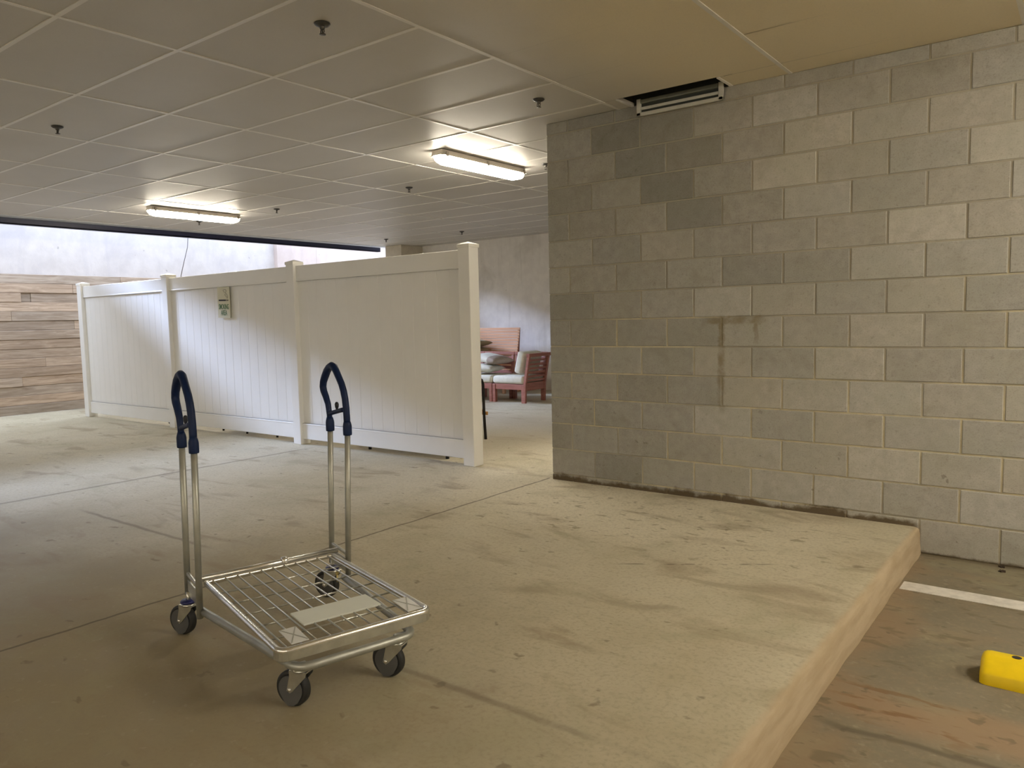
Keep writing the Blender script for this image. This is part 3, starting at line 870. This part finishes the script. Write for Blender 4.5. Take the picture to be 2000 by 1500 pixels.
# ------------------------------------------------------------------ parking bay: line, wheel stop, leaves
bm = new(); box(bm, 2.463, 6.4, -.700, -.568, LOW-.002, LOW+.0022)
tag(obj('parking_line', bm, 'line'), 'white painted line on the lower parking floor beside the kerb', 'parking line')
ws = thing('wheel_stop', 'bright yellow wheel stop on the lower parking floor', 'wheel stop', (2.915, -1.56, LOW))
bm = new()
prof = [(-.085, 0), (-.085, .040), (-.078, .050), (-.030, .094), (-.018, .098), (.028, .098), (.040, .094), (.080, .050), (.086, .040), (.086, 0)]
st = [(0, .80, .80), (.006, .90, .92), (.016, .965, .98), (.030, 1, 1), (1.80, 1, 1), (1.816, .97, .98), (1.83, .85, .85)]
rings = [[bm.verts.new((x, yy*a, zz*b)) for yy, zz in prof] for x, a, b in st]
for A, Bq in zip(rings, rings[1:]):
    for k in range(len(prof)-1):
        f = bm.faces.new((A[k], Bq[k], Bq[k+1], A[k+1])); f.smooth = True
bm.faces.new(rings[0]); bm.faces.new(list(reversed(rings[-1])))
bmesh.ops.recalc_face_normals(bm, faces=list(bm.faces))
obj('body', bm, 'yellow', ws)
for x in (.115, 1.70):
    bm = new(); lathe(bm, [(0, .0995), (.013, .0995), (.017, .0980), (.017, .095)], Matrix.Translation((x, .008, 0)), 16); obj('bolt_hole', bm, 'dark', ws)
for i, (x, y, r, lab) in enumerate(((2.86, -.030, .4, 'dark crumpled leaf touching the foot of the block wall'), (2.87, -.115, 1.7, 'dark crumpled leaf on the parking floor just in front of the block wall'))):
    bm = new()
    out = [(.0, .020), (.009, .010), (.017, .004), (.008, -.003), (.010, -.016), (0, -.008), (-.010, -.015), (-.008, -.002), (-.016, .006), (-.007, .010)]
    c0 = bm.verts.new((0, 0, .006)); vv = [bm.verts.new((a, b, .003+.009*abs(math.sin(k*1.7)))) for k, (a, b) in enumerate(out)]
    w2 = [bm.verts.new((a*.96, b*.96, .0)) for a, b in out]
    for k in range(len(vv)):
        k2 = (k+1) % len(vv)
        bm.faces.new((c0, vv[k], vv[k2])); bm.faces.new((vv[k], w2[k], w2[k2], vv[k2]))
    o = obj('dead_leaf', bm, 'leaf', None, (x, y, LOW)); o.rotation_euler = (0, 0, r); tag(o, lab, 'leaf')

# ------------------------------------------------------------------ hanging cable on the daylight side
bm = new()
tube(bm, [(-8.33, 1.69, 2.70), (-8.335, 1.675, 2.55), (-8.32, 1.605, 2.35), (-8.325, 1.535, 2.10), (-8.31, 1.50, 1.6), (-8.32, 1.47, 1.0), (-8.31, 1.46, .0)], .006, 6)
tag(obj('hanging_cable', bm, 'cable'), 'thin dark cable hanging from the steel edge above the fence', 'cable')

# ------------------------------------------------------------------ sofa sections behind the fence
def sofa_frame(t, side_back):
    """local origin at the front left corner, x to the right, y to the back; .63 x .60"""
    W, D = .628, .575
    for (x, y) in ((.004, .0), (W-.060, .0), (.004, D-.056), (W-.060, D-.056)):
        bm = new(); box(bm, x, x+.056, y, y+.056, 0, .285, .003); obj('leg', bm, 'redwood', t)
    bm = new()
    box(bm, .004, W-.004, .008, .036, .205, .288, .003); box(bm, .004, W-.004, D-.034, D-.006, .205, .288, .003)
    box(bm, .008, .034, .03, D-.03, .205, .288, .003); box(bm, W-.034, W-.008, .03, D-.03, .205, .288, .003)
    obj('seat_frame', bm, 'redwood', t)
    bm = new()
    for k in range(7): box(bm, .03, W-.03, .03+k*.075, .03+k*.075+.055, .272, .288, .002)
    obj('seat_slats', bm, 'redwood', t)
    # rear back leans backwards
    bm = new()
    for x in (.018, W-.050): bar(bm, (x+.016, D-.02, .24), (x+.016, D+.055, .74), .036, .040, .003, (1, 0, 0))
    bar(bm, (.0, D+.057, .735), (W, D+.057, .735), .062, .050, .004)
    for k in range(5):
        z = .655-k*.075
        yy = D-.02+.075*(z-.24)/.5
        bar(bm, (.045, yy, z), (W-.045, yy, z), .016, .055, .002)
    obj('back_frame', bm, 'redwood', t)
    if side_back:
        bm = new()
        for y in (.022, D-.04): bar(bm, (W-.012, y, .0), (W+.002, y, .30), .044, .040, .003, (0, 1, 0)); bar(bm, (W+.002, y, .29), (W+.078, y+.01, .725), .044, .040, .003, (0, 1, 0))
        bar(bm, (W+.080, .0, .735), (W+.080, D+.085, .735), .060, .050, .004)
        for k in range(6):
            z = .655-k*.062
            xx = W+.002+.076*(z-.29)/.435
            bar(bm, (xx, .03, z), (xx, D-.02, z), .016, .030, .002)
        box(bm, W-.010, W+.012, .03, D-.03, .19, .31, .003)
        obj('side_back_frame', bm, 'redwood_y', t)
SX, SY = -4.262, 4.292
a = thing('sofa_section', 'red-brown slatted corner sofa section with a dark side back at its right end', 'outdoor sofa', (SX, SY, 0), 0, 'red-brown slatted sofa sections')
sofa_frame(a, True)
b = thing('sofa_section', 'red-brown slatted sofa section joined left of the corner one, holding two throw pillows', 'outdoor sofa', (SX-.634, SY, 0), 0, 'red-brown slatted sofa sections')
sofa_frame(b, False)
c = dup(b, (SX-1.268, SY, 0), 0, 'leftmost red-brown sofa section, almost wholly hidden behind the fence post')
def seat_cushion(x, w, lab):
    bm = new(); box(bm, -w/2, w/2, -.285, .285, 0, .125, .045, 4)
    for v in bm.verts:
        if v.co.z > .06: v.co.z += .018*max(0, 1-(v.co.x/(w/2))**2)*max(0, 1-(v.co.y/.285)**2)
    o = obj('seat_cushion', bm, 'cream', None, (x, SY+.285, .289)); tag(o, lab, 'cushion', 'cream seat cushions')
seat_cushion(SX+.305, .60, 'thick cream seat cushion on the corner sofa section')
seat_cushion(SX-.634+.314, .615, 'cream seat cushion under the pair of throw pillows')
seat_cushion(SX-1.268+.314, .615, 'cream seat cushion of the leftmost sofa section behind the fence')
bm = new(); box(bm, -.07, .07, -.25, .25, 0, .345, .04, 4)
o = obj('back_cushion', bm, 'cream', None, (SX+.452, SY+.30, .452)); o.rotation_euler = (0, math.radians(15), 0)
tag(o, 'cream back cushion leaning against the dark slatted side back', 'cushion')
PM = lambda x, y, z, rx, ry, rz: Matrix.Translation((x, y, z)) @ Matrix.Rotation(rz, 4, 'Z') @ Matrix.Rotation(ry, 4, 'Y') @ Matrix.Rotation(rx, 4, 'X')
bm = new(); pillow(bm, .56, .48, .13, Matrix.Identity(4), seed=2)
o = obj('throw_pillow', bm, 'cream', None); o.matrix_world = PM(SX-.36, SY+.24, .512, 0, .03, .15); tag(o, 'cream throw pillow, lower one of the pair on the sofa', 'pillow')
bm = new(); pillow(bm, .60, .48, .14, Matrix.Identity(4), seed=5)
for f in bm.faces:
    cc = f.calc_center_median()
    f.material_index = 1 if cc.x > .10 else 0
o = obj('throw_pillow', bm, ['cream', 'taupe'], None); o.matrix_world = PM(SX-.26, SY+.32, .662, .0, .13, -.10); tag(o, 'cream and taupe throw pillow, upper one of the pair on the sofa', 'pillow')

# tall bench against the back wall
bn = thing('garden_bench', 'orange-brown slatted high-backed bench against the concrete back wall', 'bench', (-5.65, 5.60, 0))
BW = .78
for x in (-BW, BW-.05):
    for y in (-.22, .20):
        bm = new(); box(bm, x, x+.05, y, y+.05, 0, .42, .003); obj('leg', bm, 'orangewood', bn)
bm = new(); box(bm, -BW, BW, -.23, .25, .36, .40, .003)
for k in range(6): box(bm, -BW, BW, -.23+k*.082, -.23+k*.082+.062, .40, .418, .003)
obj('seat', bm, 'orangewood', bn)
bm = new()
for x in (-BW+.02, BW-.055): bar(bm, (x+.016, .225, .38), (x+.016, .30, 1.13), .030, .034, .002, (1, 0, 0))
obj('back_frame', bm, 'redwood', bn)
bm = new()
for k in range(14):
    z = 1.118-k*.0505; yy = .225+.075*(z-.38)/.75-.024
    bar(bm, (-BW, yy, z), (BW-.004*min(k, 8), yy, z), .014, .042, .002)
obj('backrest', bm, 'orangewood', bn)
for i, (z, ry, lab) in enumerate(((.482, 0, 'olive pillow at the bottom of the pile on the orange-brown bench'), (.614, .0, 'olive pillow second from the bottom of the pile on the orange-brown bench'),
                                  (.746, .0, 'olive pillow just under the topmost one on the orange-brown bench'), (.880, .02, 'dark olive pillow on top of the pile on the orange-brown bench'))):
    bm = new(); pillow(bm, .60, .40, .12, Matrix.Identity(4), seed=9+i)
    o = obj('throw_pillow', bm, 'olive', None); o.matrix_world = PM(-5.74+(.05 if i == 3 else .0), 5.56, z, 0, ry, .2-.12*i)
    tag(o, lab, 'pillow', 'olive pillows piled on the bench')

# ------------------------------------------------------------------ black patio chairs behind the fence
def patio_chair(loc, rz, label):
    t = thing('patio_chair', label, 'chair', loc, rz, 'black patio chairs behind the fence')
    w, d = .25, .24
    for sx in (-1, 1):
        bm = new(); tube(bm, [(sx*(w+.004), -d-.01, 0), (sx*w, -d, .25), (sx*w, -d+.005, .60), (sx*(w-.004), -d+.02, .645), (sx*(w-.01), -d+.06, .662)], [.0165, .015, .014, .014, .014], 10); obj('leg', bm, 'black_metal', t)
        bm = new(); tube(bm, [(sx*w, d+.02, 0), (sx*w, d-.01, .35), (sx*w, d+.01, .60), (sx*w, d+.06, .92)], .013, 10); obj('leg', bm, 'black_metal', t)
        bm = new(); tube(bm, [(sx*(w-.01), -d+.05, .662), (sx*w, 0, .668), (sx*w, d+.02, .655)], .014, 10); obj('armrest', bm, 'black_metal', t)
    bm = new(); box(bm, -w+.01, w-.01, -d+.01, d, .405, .425, .008); obj('seat', bm, 'mesh_grey', t)
    bm = new(); bar(bm, (0, d+.005, .46), (0, d+.055, .90), 2*w-.03, .014, .004, (0, 1, 0)); obj('backrest', bm, 'mesh_grey', t)
    return t
ch = patio_chair((-5.01, .50, 0), PI, 'black patio chair behind the fence panel with the sign')
# turned so that its straight front legs stand next to the fence
dup(ch, (-3.92, .50, 0), PI, 'black patio chair behind the fence, left of the third post')
bb = thing('metal_bench', 'low black metal bench behind the right fence panel, only its legs showing', 'bench', (-2.07, .40, 0))
for x in (-.53, .53):
    for y in (-.17, .15):
        bm = new(); tube(bm, [(x, y, 0), (x, y, .40)], .017, 10); obj('leg', bm, 'black_metal', bb)
bm = new(); box(bm, -.54, .53, -.18, .16, .395, .42, .006); obj('seat', bm, 'mesh_grey', bb)
e = dup(ch, (-2.22, 1.065, 0), PI, 'black patio chair whose front leg shows right of the fence end post')
bm = new(); box(bm, -.270, .22, -.285, -.265, .262, .300, .004); box(bm, -.235, -.13, -.284, -.268, .300, .322, .006)
obj('footrest', bm, 'amber', e)
# low dark base seen under the left fence panel
bm = new(); box(bm, -.16, .16, -.05, .05, .0, .035, .006)
for k in range(5): box(bm, -.13+k*.06, -.10+k*.06, -.052, .052, .035, .048, .003)
tag(obj('dark_block', bm, 'black_metal', None, (-6.42, .30, 0)), 'small dark metal block on the floor under the left fence panel', 'block')
